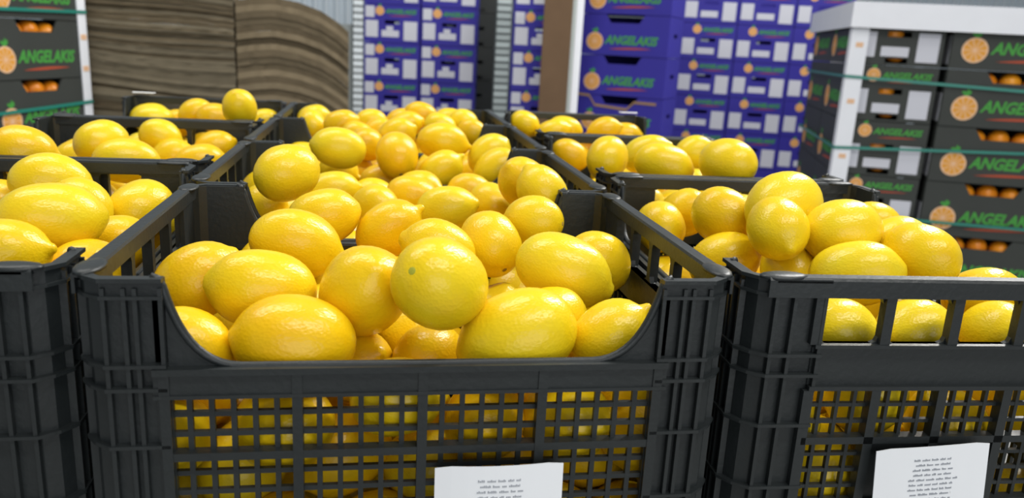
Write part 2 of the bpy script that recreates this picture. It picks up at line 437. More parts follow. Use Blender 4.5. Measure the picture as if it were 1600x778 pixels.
# id, crate, centre (mm, z from the rim), long axis towards the nipple (x100), half length and half width (0.1 mm)
LEMONS = '''
a1 A 12 44 -16 53 71 -45 380 306
a2 A 64 44 -53 -93 3 -37 428 320
a3 A -81 41 -53 -99 -6 12 405 302
a4 A -108 97 -36 -98 -9 17 389 281
a5 A -37 83 -33 25 -72 65 386 312
a6 A -156 133 -41 75 34 57 353 279
a7 A -144 48 -63 74 -10 -66 335 258
a8 A 120 144 -36 88 -32 -34 422 297
a9 A 161 188 -41 78 15 -61 320 258
a10 A 134 48 -54 76 0 65 335 258
a11 A 100 94 -59 79 61 3 320 258
a12 A 20 188 -31 -94 15 30 335 258
a13 A 69 225 -34 -33 78 53 337 272
a14 A 114 262 -22 -87 49 -4 304 245
a15 A -90 185 -27 96 2 -26 400 282
a16 A -16 258 -29 81 12 57 359 255
a17 A2 48 410 -42 98 -4 21 361 254
a18 A2 106 465 -49 72 -61 -32 320 258
a19 A -75 257 -20 96 12 26 335 258
a20 A2 -30 440 -48 44 -90 4 321 259
a21 A2 13 495 -47 97 -9 -23 335 258
a22 A2 -149 420 -46 71 -60 37 307 248
a24 A -42 92 -92 56 -59 58 320 258
a25 A 10 87 -85 51 84 -18 320 258
a26 A -13 36 -91 100 -0 8 333 258
a29 A2 137 338 -8 -51 26 82 330 258
b28 A2 -116 350 3 73 65 21 351 283
b22 A2 -156 529 -48 99 13 -0 339 255
b23 A2 -82 529 -49 98 9 18 366 258
b27 A2 89 550 -50 98 -14 -13 312 246
b29 A2 129 400 -10 -62 -42 66 349 281
b30 A3 -82 643 -11 -99 -3 15 386 283
b31 A3 -3 647 -18 -14 75 65 369 298
b32 A3 68 725 -9 99 -10 -13 415 293
b33 A3 59 641 -36 80 3 60 376 265
b34 A3 -21 676 -61 99 1 11 335 258
b35 A3 -82 716 -56 94 -21 -28 320 258
b36 A3 138 650 -33 74 -1 67 396 279
b37 A3 135 721 -24 74 -1 67 361 285
b38 A3 2 794 -7 90 -18 39 317 256
b39 A3 -43 766 -22 74 59 -32 311 251
c40 A4 -147 1050 -27 49 -55 -67 318 257
c41 A4 -93 1015 -18 96 7 29 335 258
c42 A4 -29 1010 -31 84 -3 53 320 258
c43 A4 55 1097 -5 99 -7 -13 349 246
c44 A4 85 1014 -19 88 -12 -46 335 258
c45 A4 130 1039 -11 93 -22 -29 309 249
c46 A4 24 1043 -19 96 -0 30 335 258
c47 A4 142 990 -26 78 -16 -60 325 255
c48 A4 -62 969 -33 98 10 -15 320 258
d49 A4 -150 1144 -22 97 9 20 335 258
d50 A4 -41 1154 -27 100 1 4 335 258
d51 A4 16 1132 -22 93 1 38 334 258
d52 A4 111 1146 -19 100 -8 4 335 258
d53 A4 52 1170 -14 97 -7 -22 335 258
e1 B1 339 216 6 84 42 34 400 323
e2 B1 305 261 -16 75 -46 -47 355 282
e3 B1 300 350 -29 44 -74 51 326 263
e4 B1 306 161 -3 -3 -92 -40 320 258
e5 B1 366 160 -4 98 -2 18 355 286
e6 B1 291 218 -46 85 -29 44 369 273
e7 B1 331 172 -47 9 -87 -49 320 258
e8 B1 352 111 -27 83 -50 24 377 272
e9 B1 410 115 -13 34 -92 -20 334 270
e10 B1 423 169 -19 76 -44 48 338 271
e11 B1 478 280 -26 81 -58 6 335 258
e12 B1 256 303 -36 4 -94 -33 321 259
e13 B1 459 96 -43 69 -61 39 320 258
e14 B1 304 50 -53 84 -55 2 325 258
e15 B1 365 46 -52 98 -5 17 315 254
e16 B1 435 45 -55 17 -98 8 320 258
f1 B2 264 542 1 41 63 66 337 272
f2 B2 348 629 -4 88 -25 41 381 272
f3 B2 324 495 0 91 -37 -18 386 272
f4 B2 388 450 11 53 -85 -0 380 307
f5 B2 469 753 -15 83 -28 49 350 268
f6 B2 342 768 -59 95 -26 16 369 266
f7 B2 483 766 -65 91 -40 -8 375 271
f8 B2 269 770 -30 86 -27 -44 322 258
f9 B2 327 559 -62 46 -89 6 321 259
g1 B3 268 1164 -22 85 -29 -44 337 272
g2 B3 319 1125 -32 93 -17 31 386 272
g3 B3 353 1168 -29 96 -24 -11 377 265
g4 B3 424 1119 -23 92 -23 32 386 272
g5 B3 480 1161 -37 95 -31 7 384 271
h1 C1 -329 352 -13 93 32 -18 400 281
h2 C1 -280 208 -15 93 36 2 408 298
h3 C1 -250 339 -34 39 86 33 351 283
h4 C1 -288 297 -25 70 -44 -57 314 253
h5 C1 -286 140 -25 98 -0 17 336 271
h6 C1 -247 179 -49 64 76 -6 320 258
h7 C1 -251 262 -49 92 -14 36 320 258
h8 C1 -384 364 -38 96 -27 7 320 258
i1 C2 -396 457 -0 95 25 -18 351 283
i2 C2 -359 584 -5 67 70 24 337 272
i3 C2 -405 645 -36 91 35 24 346 272
i4 C2 -320 544 -21 96 26 -10 386 272
i5 C2 -317 743 -46 85 -16 51 337 272
i6 C2 -273 709 -47 94 24 25 363 272
i7 C2 -265 782 -35 91 22 34 323 256
i8 C2 -341 783 -22 92 19 -34 318 252
j1 C3 -460 1185 -36 94 29 18 382 269
j2 C3 -435 1118 -35 97 24 -8 386 272
j3 C3 -362 1124 -19 91 23 36 355 272
j4 C3 -321 1088 -24 97 17 -15 355 272
j5 C3 -244 870 16 -6 -58 81 337 272
j6 C3 -249 1187 -37 97 15 20 328 252
j7 C3 -401 1167 -44 97 23 1 346 272
z109 A -160 91 -193 60 18 -78 355 285
z112 A -88 41 -195 80 -61 -1 357 298
z113 A -95 101 -198 -87 5 48 334 269
z116 A -26 42 -196 56 72 -41 355 292
z117 A -34 99 -196 87 48 -11 345 288
z120 A 37 42 -197 -64 -77 -6 351 282
z121 A 27 110 -196 38 91 -16 381 296
z124 A 99 43 -195 -73 68 6 374 303
z125 A 95 109 -197 -14 -86 49 363 282
z128 A 159 44 -198 69 -72 -5 359 277
z129 A 155 114 -196 -82 49 -29 378 296
z131 A 159 263 -199 86 50 14 333 267
z132 A -117 73 -153 52 75 40 374 297
z136 A -52 69 -148 -77 -51 -39 386 300
z137 A -64 126 -158 81 -56 18 339 280
z140 A 7 64 -157 65 -72 26 346 268
z141 A -1 122 -145 -48 76 -44 368 300
z144 A 60 88 -152 -74 64 20 380 299
z148 A 128 79 -159 96 -20 -19 359 283
z149 A 119 131 -147 -42 -33 -85 324 266
z150 A 110 188 -146 58 81 7 365 302
z151 A 128 254 -153 3 95 31 371 299
z152 A -160 42 -118 54 75 -38 361 290
z153 A -158 102 -107 57 5 -82 393 304
z156 A -87 40 -112 90 -39 21 354 295
z157 A -97 118 -111 96 -23 13 348 269
z162 A 44 42 -112 -52 -78 34 356 284
z163 A 57 128 -108 -79 61 -8 361 295
z164 A 31 186 -128 73 -69 -1 381 299
z166 A 103 44 -114 60 -77 22 373 305
z167 A 78 208 -100 17 5 98 348 292
z168 A 107 258 -96 57 -67 -48 365 296
z169 A 160 40 -130 69 -72 -9 339 267
z170 A 162 110 -121 -42 -90 -9 352 280
z171 A 162 163 -156 -2 81 59 337 277
z173 A -149 197 -100 -90 -42 -10 355 283
z174 A -121 229 -60 -35 -93 -13 327 272
z175 A -62 147 -77 -96 27 7 357 298
z176 A -73 204 -86 48 23 -85 357 296
z177 A 0 151 -90 -44 89 -13 380 303
z180 A 156 196 -105 83 55 8 370 296
z182 A2 -162 414 -113 55 -80 -24 341 276
z183 A2 -162 472 -112 58 -55 60 331 276
z184 A2 -158 528 -111 -71 69 13 357 288
z197 A2 99 340 -112 100 -3 -5 354 283
z206 A2 -119 485 -75 -45 -81 38 366 304
z208 A2 -65 388 -89 -79 56 -26 333 273
z209 A2 -34 564 -65 -94 -16 31 329 278
z211 A2 24 548 -51 85 -50 18 338 286
z243 A3 -147 865 -61 -100 -6 5 340 284
z244 A3 -68 786 -67 -87 50 2 370 302
z247 A3 -19 813 -74 -41 77 49 341 269
z251 A3 50 801 -73 14 -97 21 345 267
z252 A3 62 863 -70 43 80 41 332 279
z254 A3 118 807 -66 -96 -26 -9 329 275
z280 A4 -137 988 -75 -71 68 20 378 299
z282 A4 -131 1106 -69 -80 -53 28 337 277
z290 A4 70 985 -73 -84 12 52 325 271
z291 A4 57 1055 -74 -65 62 -45 354 292
z297 B1 250 44 -191 -29 -45 -84 354 296
z298 B1 254 100 -198 -87 -16 47 338 272
z299 B1 254 155 -187 14 68 -72 373 294
z300 B1 255 220 -197 32 -95 7 346 286
z301 B1 262 310 -197 -81 -8 -58 344 265
z303 B1 339 38 -199 -84 -25 49 321 266
z304 B1 310 88 -195 39 -92 -4 335 276
z305 B1 313 149 -195 -84 -49 -22 359 299
z309 B1 403 39 -193 -96 -1 28 390 304
z310 B1 407 96 -198 -85 52 -10 344 273
z315 B1 470 42 -195 -23 -84 49 378 300
z316 B1 476 105 -199 55 78 -29 326 267
z321 B1 299 48 -155 -19 -89 -42 369 304
z322 B1 287 112 -154 -73 -66 21 344 266
z323 B1 279 191 -150 14 98 -16 363 284
z324 B1 288 266 -177 99 16 3 371 295
z325 B1 295 307 -136 49 -79 38 360 304
z327 B1 357 70 -153 85 -26 -47 367 300
z328 B1 362 127 -171 63 62 47 364 296
z333 B1 438 70 -155 -99 -2 -13 363 284
z339 B1 255 47 -113 74 -66 -10 391 304
z340 B1 253 117 -108 -44 -85 30 381 304
z341 B1 256 180 -101 -87 -13 -48 329 272
z342 B1 260 245 -132 -93 36 9 338 280
z343 B1 261 284 -90 73 67 -17 367 294
z344 B1 265 361 -129 -70 -66 25 372 296
z345 B1 331 43 -100 4 -69 73 367 287
z346 B1 331 113 -121 79 60 -12 335 270
z347 B1 330 168 -140 5 -99 -16 344 285
z349 B1 321 267 -95 -98 -4 22 345 292
z351 B1 396 38 -123 -67 0 75 369 294
z352 B1 396 106 -131 25 -47 -85 339 269
z357 B1 469 38 -113 -57 77 -28 360 288
z358 B1 471 102 -122 88 -47 -8 324 274
z359 B1 474 162 -129 -51 85 -15 372 300
z361 B1 479 267 -84 3 -83 55 359 294
z363 B1 302 147 -87 60 35 -72 365 295
z364 B1 356 200 -99 71 65 27 328 272
z365 B1 382 250 -88 -83 56 -6 329 266
z366 B1 374 311 -95 29 -86 42 346 272
z368 B1 430 136 -99 -63 -76 16 323 267
z369 B1 442 190 -91 -79 -39 -47 345 274
z373 B2 272 446 -111 -96 -8 -28 374 295
z374 B2 263 506 -114 -7 -100 -4 330 265
z375 B2 267 565 -113 -72 -56 41 343 269
z376 B2 266 630 -112 -49 78 38 362 280
z377 B2 271 690 -111 91 -29 -30 344 290
z378 B2 268 764 -113 59 80 13 355 274
z379 B2 340 444 -112 -98 10 -16 341 284
z381 B2 329 582 -111 -97 -22 -12 349 291
z382 B2 343 639 -108 -63 72 27 379 296
z397 B2 299 485 -78 -49 35 80 326 276
z398 B2 294 606 -73 -96 -27 10 344 268
z399 B2 297 660 -71 94 34 6 346 279
z400 B2 345 705 -58 74 51 43 371 290
z401 B2 313 730 -102 8 1 -100 364 303
z402 B2 366 490 -89 -75 65 14 364 301
z404 B2 384 602 -79 -82 -58 2 358 302
z405 B2 386 660 -71 69 -46 55 347 287
z408 B2 454 540 -70 -100 3 -8 349 272
z409 B2 452 604 -65 67 -32 67 343 276
z410 B2 445 660 -63 57 -41 -71 381 299
z412 B3 276 849 -110 92 39 1 378 297
z417 B3 269 1169 -112 77 -61 -15 352 283
z418 B3 345 848 -112 -86 46 -21 359 284
z419 B3 342 903 -112 57 59 -57 343 267
z436 B3 315 869 -69 -28 -93 -22 361 283
z437 B3 305 933 -78 4 -62 -79 361 303
z438 B3 290 998 -76 38 37 -85 335 269
z439 B3 290 1079 -71 -75 -67 -3 353 280
z445 B3 371 1124 -85 -86 -48 -17 344 276
z449 B3 457 1063 -53 25 93 -25 360 292
z451 B3 405 1171 -64 96 -8 25 361 289
z470 C1 -249 59 -195 7 79 -62 358 298
z471 C1 -248 117 -192 -51 -47 72 354 279
z472 C1 -249 180 -196 35 89 -29 374 290
z473 C1 -252 240 -196 -78 9 -62 346 269
z474 C1 -250 299 -197 -9 -93 37 349 287
z488 C1 -288 88 -157 96 3 26 341 273
z492 C1 -295 301 -144 25 79 56 334 278
z493 C1 -295 372 -158 -40 -85 35 357 280
z508 C1 -317 186 -108 -29 -54 79 381 297
z509 C1 -304 243 -111 100 -1 9 366 285
z510 C1 -337 323 -112 -56 -83 9 392 303
z512 C1 -249 56 -127 -8 31 95 351 297
z513 C1 -253 122 -120 86 23 47 360 285
z514 C1 -247 179 -126 -41 67 -61 355 275
z515 C1 -258 261 -147 51 -30 81 346 276
z516 C1 -251 332 -152 66 -70 26 342 270
z517 C1 -252 379 -124 93 -34 15 315 265
z527 C1 -372 278 -79 80 60 -1 327 268
z528 C1 -277 90 -78 -77 56 30 361 297
z529 C1 -264 333 -100 -100 0 3 346 268
z530 C1 -255 379 -71 -99 -6 -10 338 269
z549 C2 -246 461 -112 5 -87 49 348 284
z550 C2 -245 526 -113 -23 -96 15 351 273
z551 C2 -247 586 -113 -71 -40 -57 333 266
z552 C2 -251 656 -110 81 -51 30 364 303
z553 C2 -254 715 -108 -93 -5 37 390 301
z554 C2 -247 779 -113 68 -61 -41 347 275
z560 C2 -446 778 -57 47 63 -63 355 279
z562 C2 -366 551 -74 83 52 20 363 304
z563 C2 -360 609 -77 83 44 35 343 287
z567 C2 -270 491 -72 -14 -93 35 334 275
z568 C2 -285 551 -80 -82 56 -14 354 286
z569 C2 -268 612 -67 29 96 -7 380 304
z570 C2 -296 667 -77 81 -58 9 316 267
z582 C3 -415 1179 -97 60 -76 24 366 300
z583 C3 -312 865 -110 27 -76 60 368 289
z589 C3 -250 861 -112 89 -46 -9 351 283
z590 C3 -245 925 -113 59 81 2 332 273
z591 C3 -244 982 -113 54 77 -35 332 269
z592 C3 -247 1044 -110 1 94 -33 362 294
z593 C3 -249 1106 -113 -88 -47 -5 343 270
z594 C3 -245 1180 -107 31 77 56 352 277
z596 C3 -439 956 -73 -46 -86 21 360 287
z597 C3 -431 1022 -73 95 -32 -5 322 271
z598 C3 -362 892 -112 30 -91 27 332 280
z599 C3 -358 958 -79 -79 58 -21 377 299
z600 C3 -354 1026 -86 -91 -40 -7 329 273
z602 C3 -350 1128 -84 24 89 -38 345 277
z604 C3 -277 901 -73 65 20 73 355 284
z605 C3 -286 958 -81 -68 72 15 340 277
z606 C3 -284 1014 -78 93 29 23 332 273
z607 C3 -276 1077 -71 -87 -48 2 359 301
z608 C3 -274 1141 -80 92 -34 18 336 283
z609 C3 -325 1180 -63 -94 20 28 375 303
'''
HIDDEN = '''
-157 37 -199 -80 -41 -44 339 265
-161 161 -196 -57 -82 -5 343 290
-156 261 -196 -99 -9 10 345 285
-28 157 -197 91 -31 -26 353 288
26 181 -197 3 -99 12 360 282
157 207 -195 79 -9 -60 358 302
-128 132 -158 36 64 68 355 299
-124 212 -192 -1 71 -70 382 300
-123 254 -150 -49 -87 -5 345 289
-58 260 -148 -97 -16 20 369 295
8 260 -148 -40 -26 88 360 301
64 263 -145 -27 13 -96 343 271
-163 206 -152 -9 -99 -11 325 267
-153 260 -100 -100 -5 -8 379 298
-103 188 -135 -34 93 10 373 303
-83 261 -87 83 37 41 365 287
-25 260 -96 -81 -30 -50 351 273
36 257 -95 56 -78 -28 368 292
163 258 -108 -5 -96 28 330 270
-5 212 -73 -87 -48 15 380 299
103 160 -88 -52 -84 15 338 265
-160 349 -106 15 99 -1 372 294
-93 344 -110 -26 71 66 354 300
-108 441 -112 -97 12 22 350 284
-70 504 -107 -35 53 77 372 288
-68 562 -111 95 -2 -31 370 297
-32 345 -113 -15 97 18 337 270
-43 434 -112 90 37 25 343 287
-9 480 -114 -95 30 -5 325 267
-12 535 -112 -86 -38 -35 363 286
30 342 -111 91 1 -41 362 297
9 408 -112 22 -97 10 342 285
42 506 -112 -88 -2 48 349 279
45 562 -102 -33 -40 -85 363 295
106 434 -107 32 15 93 350 293
102 501 -107 -73 -58 36 378 302
104 561 -110 -68 55 -47 366 305
161 348 -112 19 98 -6 366 283
162 422 -112 -31 -94 17 345 280
158 482 -113 94 32 15 331 274
162 562 -113 -64 77 2 325 272
-122 391 -80 13 -91 39 349 288
-126 563 -79 -92 33 -21 365 289
-7 371 -70 8 99 12 367 301
66 392 -112 67 -74 -9 340 283
52 452 -113 75 66 -4 344 277
124 384 -90 95 5 31 347 267
145 522 -73 -75 -20 63 368 290
-162 644 -114 61 78 -14 329 267
-159 734 -112 -74 -68 5 347 285
-159 795 -110 58 79 19 364 299
-161 857 -114 65 -74 -18 341 267
-89 742 -113 -83 35 -43 351 273
-29 644 -106 34 -36 87 364 301
-45 701 -111 99 14 6 348 292
-39 771 -113 -71 -70 -11 327 271
29 647 -112 31 95 5 341 285
16 708 -112 -2 87 -49 347 282
20 775 -110 -75 6 66 351 284
96 641 -113 -94 32 -13 333 272
103 694 -114 79 -51 -33 325 265
90 806 -113 -74 -63 23 356 277
100 866 -113 -97 18 15 345 277
159 646 -111 64 73 -23 352 296
159 710 -113 -84 -33 -43 331 273
157 803 -112 -85 -17 50 357 279
161 861 -110 -31 77 -55 364 283
-117 692 -108 17 -77 61 370 303
-125 763 -74 75 46 -47 368 284
-122 817 -69 88 47 3 342 268
-66 861 -63 -13 -95 -30 340 268
-15 738 -78 -4 -100 -4 338 267
-0 866 -63 -97 15 -19 359 276
65 679 -80 -2 87 49 341 265
67 741 -110 33 95 -1 371 294
124 753 -110 -29 -75 59 359 292
126 864 -61 94 -21 -28 368 301
-155 945 -111 -91 18 38 372 292
-155 1031 -111 100 -4 -5 352 292
-161 1098 -113 -68 64 37 338 268
-158 1166 -111 -73 -58 -35 361 295
-85 946 -111 99 -10 -10 358 296
-94 1003 -111 -96 15 -25 366 291
-98 1116 -114 85 -46 24 329 266
37 950 -111 -25 -84 -48 367 291
33 1016 -112 63 -70 34 343 284
87 1083 -113 91 -3 42 337 277
107 1137 -110 -85 8 52 376 299
159 951 -110 52 85 9 376 302
154 1014 -110 93 34 16 370 303
156 1071 -113 -94 -10 -32 351 275
163 1164 -113 39 89 22 332 268
-108 1064 -113 -82 56 13 325 268
-112 1164 -69 -64 -61 47 378 302
-66 1047 -76 -8 -37 -93 377 290
-67 1118 -67 -49 84 -23 367 291
5 982 -76 25 94 -21 328 273
-3 1048 -80 -74 46 -49 370 297
-11 1105 -63 -57 79 23 329 278
17 1167 -63 -72 32 62 365 285
60 1116 -74 -26 91 -33 352 278
81 1168 -65 -82 -6 57 352 274
124 1049 -69 -51 78 35 342 280
143 1102 -68 84 -50 20 359 283
140 1162 -63 -42 87 24 355 293
262 363 -187 -67 25 -69 335 272
361 190 -182 1 94 33 351 282
355 287 -142 -12 99 -8 380 295
378 356 -142 68 -73 13 378 298
442 125 -162 93 17 32 334 275
433 201 -157 -15 -0 99 356 290
436 261 -170 -87 -9 -49 360 296
321 233 -141 -17 -90 40 352 287
324 359 -122 13 -95 -28 337 282
391 168 -131 -82 11 -56 358 302
380 229 -138 71 67 22 347 277
409 298 -137 -18 -98 -12 339 267
421 352 -91 -53 -85 2 382 304
479 226 -139 -1 60 80 348 275
361 363 -79 -99 1 -16 345 268
433 246 -113 18 97 -19 355 292
422 287 -75 -31 85 -42 342 286
465 324 -62 27 74 61 327 268
409 446 -106 -59 -63 -50 359 293
420 505 -108 -26 72 64 379 301
428 571 -111 -18 92 34 382 296
427 636 -113 -11 -90 -42 326 276
470 444 -112 80 -59 -13 359 280
482 497 -112 -99 14 -10 342 275
486 553 -112 63 -76 -15 351 281
485 613 -111 -82 50 -29 350 292
488 674 -112 -55 -80 25 363 288
374 546 -107 -72 -9 -69 366 297
404 737 -67 85 34 40 357 286
452 477 -67 -39 92 11 358 298
461 715 -69 -92 -34 -18 345 280
267 907 -113 -63 72 28 323 272
270 962 -113 -86 -50 -9 332 275
267 1037 -111 39 91 15 368 289
265 1106 -112 -10 -98 16 360 278
325 1038 -104 20 -27 -94 360 298
430 1049 -110 -13 87 47 356 299
417 1109 -112 74 -40 54 346 280
432 1168 -113 -51 -84 -21 337 274
481 911 -110 89 46 -4 374 300
488 1095 -110 17 72 -68 344 288
319 1162 -78 60 70 38 395 304
376 884 -73 99 8 -14 366 293
378 943 -88 67 -66 33 357 299
378 1017 -112 -87 -39 31 334 281
372 1073 -112 -84 -6 55 341 287
450 879 -69 95 29 -15 353 297
440 943 -78 84 -40 -37 331 268
452 1000 -68 -51 86 10 364 280
453 1127 -71 -49 84 24 361 283
-322 59 -197 -17 86 49 356 282
-342 373 -198 -56 -80 -22 349 270
-417 85 -168 89 -15 43 368 297
-356 89 -157 -1 -89 -45 330 273
-350 148 -144 5 -69 -72 327 270
-355 203 -149 68 72 -10 344 280
-342 267 -150 96 -29 -3 354 292
-354 375 -139 97 6 24 378 296
-290 152 -155 -82 39 42 378 292
-291 217 -161 -86 51 1 360 300
-472 297 -103 17 -95 -26 361 282
-474 375 -96 -22 68 -70 331 269
-388 52 -123 83 -22 52 348 272
-399 107 -118 -98 18 -2 382 295
-394 165 -119 66 75 9 326 273
-386 243 -121 -88 44 -20 367 289
-389 325 -148 -81 -44 -38 359 295
-378 374 -89 -42 90 10 325 272
-326 54 -125 67 17 -72 352 288
-321 111 -112 -81 -50 31 395 304
-308 378 -99 96 6 -27 345 270
-437 67 -97 51 -83 -21 349 289
-443 145 -99 -28 -95 -9 332 277
-425 209 -98 -36 32 88 347 286
-430 263 -90 -77 -63 -3 341 266
-414 320 -95 -85 -49 17 378 295
-428 371 -70 -14 -94 31 350 270
-373 77 -78 64 62 -46 345 269
-360 142 -83 -39 -35 -85 333 281
-366 203 -83 -11 98 14 344 280
-466 457 -110 -67 53 -52 361 281
-464 512 -113 -98 -3 17 337 273
-468 571 -112 -50 -82 27 362 287
-469 635 -112 12 -99 8 331 276
-468 697 -110 44 -69 -57 367 288
-464 758 -109 -76 20 -62 364 304
-408 456 -109 -17 -40 -90 333 279
-402 583 -112 -24 -86 46 347 279
-389 647 -112 -1 100 -6 345 281
-408 706 -111 -71 -65 25 355 291
-304 464 -110 11 -96 -27 368 305
-327 530 -112 -43 85 -31 357 286
-310 598 -111 -73 -61 30 366 291
-334 651 -112 3 82 -57 343 278
-328 708 -106 33 40 -86 364 282
-299 757 -109 -49 59 64 349 293
-435 490 -73 91 36 20 341 273
-435 545 -73 99 13 4 365 284
-433 607 -74 -77 37 -51 336 279
-434 661 -79 83 -56 2 336 271
-442 719 -64 52 -72 -46 347 285
-359 483 -102 -21 -60 -77 369 292
-363 672 -70 -6 99 -15 331 276
-373 735 -74 -77 58 -28 374 299
-350 778 -113 74 65 -18 348 271
-468 926 -112 58 -61 -55 350 273
-468 988 -111 16 87 47 368 291
-463 1051 -110 -88 -48 -3 360 303
-458 1116 -111 51 85 -14 379 294
-470 1178 -113 -20 -95 24 346 269
-405 859 -110 -60 -12 79 329 269
-400 935 -110 59 26 -77 331 271
-404 991 -111 -82 -34 -46 350 292
-399 1048 -112 70 -53 -49 358 287
-399 1114 -111 66 -51 56 352 294
-307 1110 -110 -10 -56 83 323 270
-298 1179 -114 -62 77 16 331 266
-436 895 -77 77 64 1 351 296
'''
LAB = {
    'a1': 'round lemon with a greenish stem end facing out, centre of the front middle crate',
    'a2': 'largest long lemon at the front middle cutout, brown scar on its right end',
    'a3': 'large plump lemon low at the left of the front middle cutout',
    'a4': 'plump lemon with a blunt left tip, upper left in the front middle crate',
    'a5': 'round golden lemon between the plump left one and the greenish-ended one',
    'a6': 'lemon against the left end of the front middle crate',
    'a7': 'lemon in the lower left corner of the front middle cutout',
    'a8': 'long lemon with its nipple pointing lower right, right side of the front middle crate',
    'a9': 'lemon in the right back of the front middle crate, behind the long one',
    'a10': 'lemon in the lower right corner of the front middle cutout, nipple up right',
    'a11': 'lemon wedged behind the largest front lemon',
    'a12': 'lemon with a nipple at its upper left, just behind the greenish-ended one',
    'a13': 'lemon behind and right of the greenish-ended one, in the middle of the crate',
    'a14': 'lemon with a brown scar beside the right rear post of the front middle crate',
    'a15': 'long rough lemon behind the blunt-tipped one, left rear of the front middle crate',
    'a24': 'lemon deep in the dark gap right of the low-left large lemon',
    'a25': 'lemon below the greenish-ended one, at the cutout edge',
    'a26': 'lemon peeping over the middle of the front cutout edge',
    'a16': 'lemon at the front centre of the second middle crate, left of the wide pale one',
    'a17': 'wide pale lemon at the front centre of the second middle crate',
    'a18': 'small pale lemon right of the wide pale one in the second middle crate',
    'a19': 'long lemon at the left front of the second middle crate',
    'a20': 'knobbly lemon with its nipple facing out in the second middle crate',
    'a21': 'lemon at the centre rear of the second middle crate',
    'a22': 'lemon beside the left front post of the second middle crate',
    'a29': 'lemon against the right end of the second middle crate, nearer of two',
    'b28': 'big round lemon heaped high at the left of the second middle crate',
    'b22': 'lemon at the left rear of the second middle crate',
    'b23': 'orange-tinged long lemon at the rear of the second middle crate',
    'b27': 'lemon at the right rear of the second middle crate',
    'b29': 'lemon against the right end of the second middle crate, farther of two',
    'b30': 'big lemon standing high at the left of the third middle crate',
    'b31': 'round lemon at the front centre of the third middle crate',
    'b32': 'big pale lemon right of centre in the third middle crate',
    'b33': 'lemon below the big pale one, its tip up right, third middle crate',
    'b34': 'low lemon at the front edge of the third middle crate',
    'b35': 'low lemon below the big left one in the third middle crate',
    'b36': 'lemon with a long nipple over the right post of the third middle crate',
    'b37': 'lemon behind the long-nippled one in the third middle crate',
    'b38': 'lemon at the rear centre of the third middle crate',
    'b39': 'lemon at the rear left of the third middle crate',
    'c40': 'lemon beside the left post of the rearmost middle crate',
    'c41': 'lemon second from the left in the rearmost middle crate',
    'c42': 'lemon in front of the left centre of the rearmost middle crate',
    'c43': 'topmost lemon of the rearmost middle crate, below the blue cartons',
    'c44': 'lemon right of centre in the rearmost middle crate',
    'c45': 'lemon at the right of the rearmost middle crate',
    'c46': 'lemon in the middle of the rearmost middle crate',
    'c47': 'lemon at the front right of the rearmost middle crate',
    'c48': 'lemon low at the left of the rearmost middle crate',
    'd49': 'farthest lemon at the left rear of the middle row',
    'd50': 'farthest lemon left of centre in the middle row',
    'd51': 'farthest lemon at the centre of the middle row',
    'd52': 'farthest lemon at the right of the middle row',
    'd53': 'far lemon behind the topmost one of the middle row',
    'e1': 'biggest lemon on top of the heap in the front right crate',
    'e2': 'lemon with a dimple, left of the topmost one in the front right crate',
    'e3': 'lemon at the left rear of the front right crate',
    'e4': 'lemon just below the topmost one in the front right crate',
    'e5': 'lemon with a brown stem spot, right of the topmost one in the front right crate',
    'e6': 'lemon at the left front of the heap in the front right crate',
    'e7': 'small lemon between two larger ones low in the front right heap',
    'e8': 'lemon lying at the front rim of the front right crate',
    'e9': 'rightmost big lemon of the front right heap',
    'e10': 'lemon tucked behind the rightmost big one in the front right crate',
    'e11': 'lemon at the right rear of the front right crate, before the black cartons',
    'e12': 'lemon seen beside the slotted left end of the front right crate',
    'e13': 'lemon peeping over the right end of the front right rim',
    'e14': 'lemon behind the first window of the front right crate',
    'e15': 'lemon behind the second window of the front right crate',
    'e16': 'lemon behind the third window of the front right crate',
    'f1': 'round lemon at the left of the second right crate',
    'f2': 'lemon behind the wide one in the second right crate',
    'f3': 'wide lemon in the middle of the second right crate',
    'f4': 'big lemon at the right of the second right crate',
    'f5': 'orange-tinged lemon left of the big one in the second right crate',
    'f6': 'low lemon at the left front of the second right crate',
    'f7': 'low lemon below the big one in the second right crate',
    'f8': 'lemon at the left rear corner of the second right crate',
    'f9': 'lemon seen through the rear window of the front right crate',
    'g1': 'lemon at the left of the rearmost right crate',
    'g2': 'lemon second from the left in the rearmost right crate',
    'g3': 'lemon in the middle of the rearmost right crate',
    'g4': 'lemon right of the middle in the rearmost right crate',
    'g5': 'rightmost lemon of the rearmost right crate',
    'h1': 'long lemon with its nipple to the right, rear of the front left crate',
    'h2': 'largest lemon of the front left crate, greenish stem end',
    'h3': 'round lemon in the right rear of the front left crate',
    'h4': 'lemon behind the largest one in the front left crate',
    'h5': 'lemon at the lower left picture edge, in the front left crate',
    'h6': 'low lemon at the front rim of the front left crate',
    'h7': 'lemon low against the right side of the front left crate',
    'h8': 'lemon at the left picture edge in the rear of the front left crate',
    'i1': 'big lemon at the left of the second left crate',
    'i2': 'highest lemon in the middle of the second left crate',
    'i3': 'low lemon in the middle of the second left crate',
    'i4': 'long lemon at the front rim of the second left crate',
    'i5': 'lemon right of the middle in the second left crate',
    'i6': 'lemon at the right front of the second left crate',
    'i7': 'lemon at the right rear of the second left crate',
    'i8': 'lemon at the rear window of the second left crate',
    'j1': 'leftmost lemon of the rearmost left crate',
    'j2': 'lemon second from the left in the rearmost left crate',
    'j3': 'lemon in the middle of the rearmost left crate',
    'j4': 'lemon just left of the standing round one in the rearmost left crate',
    'j5': 'round lemon standing high on the right of the rearmost left crate',
    'j6': 'lemon at the right rear of the rearmost left crate',
    'j7': 'low lemon between others in the rearmost left crate'
}
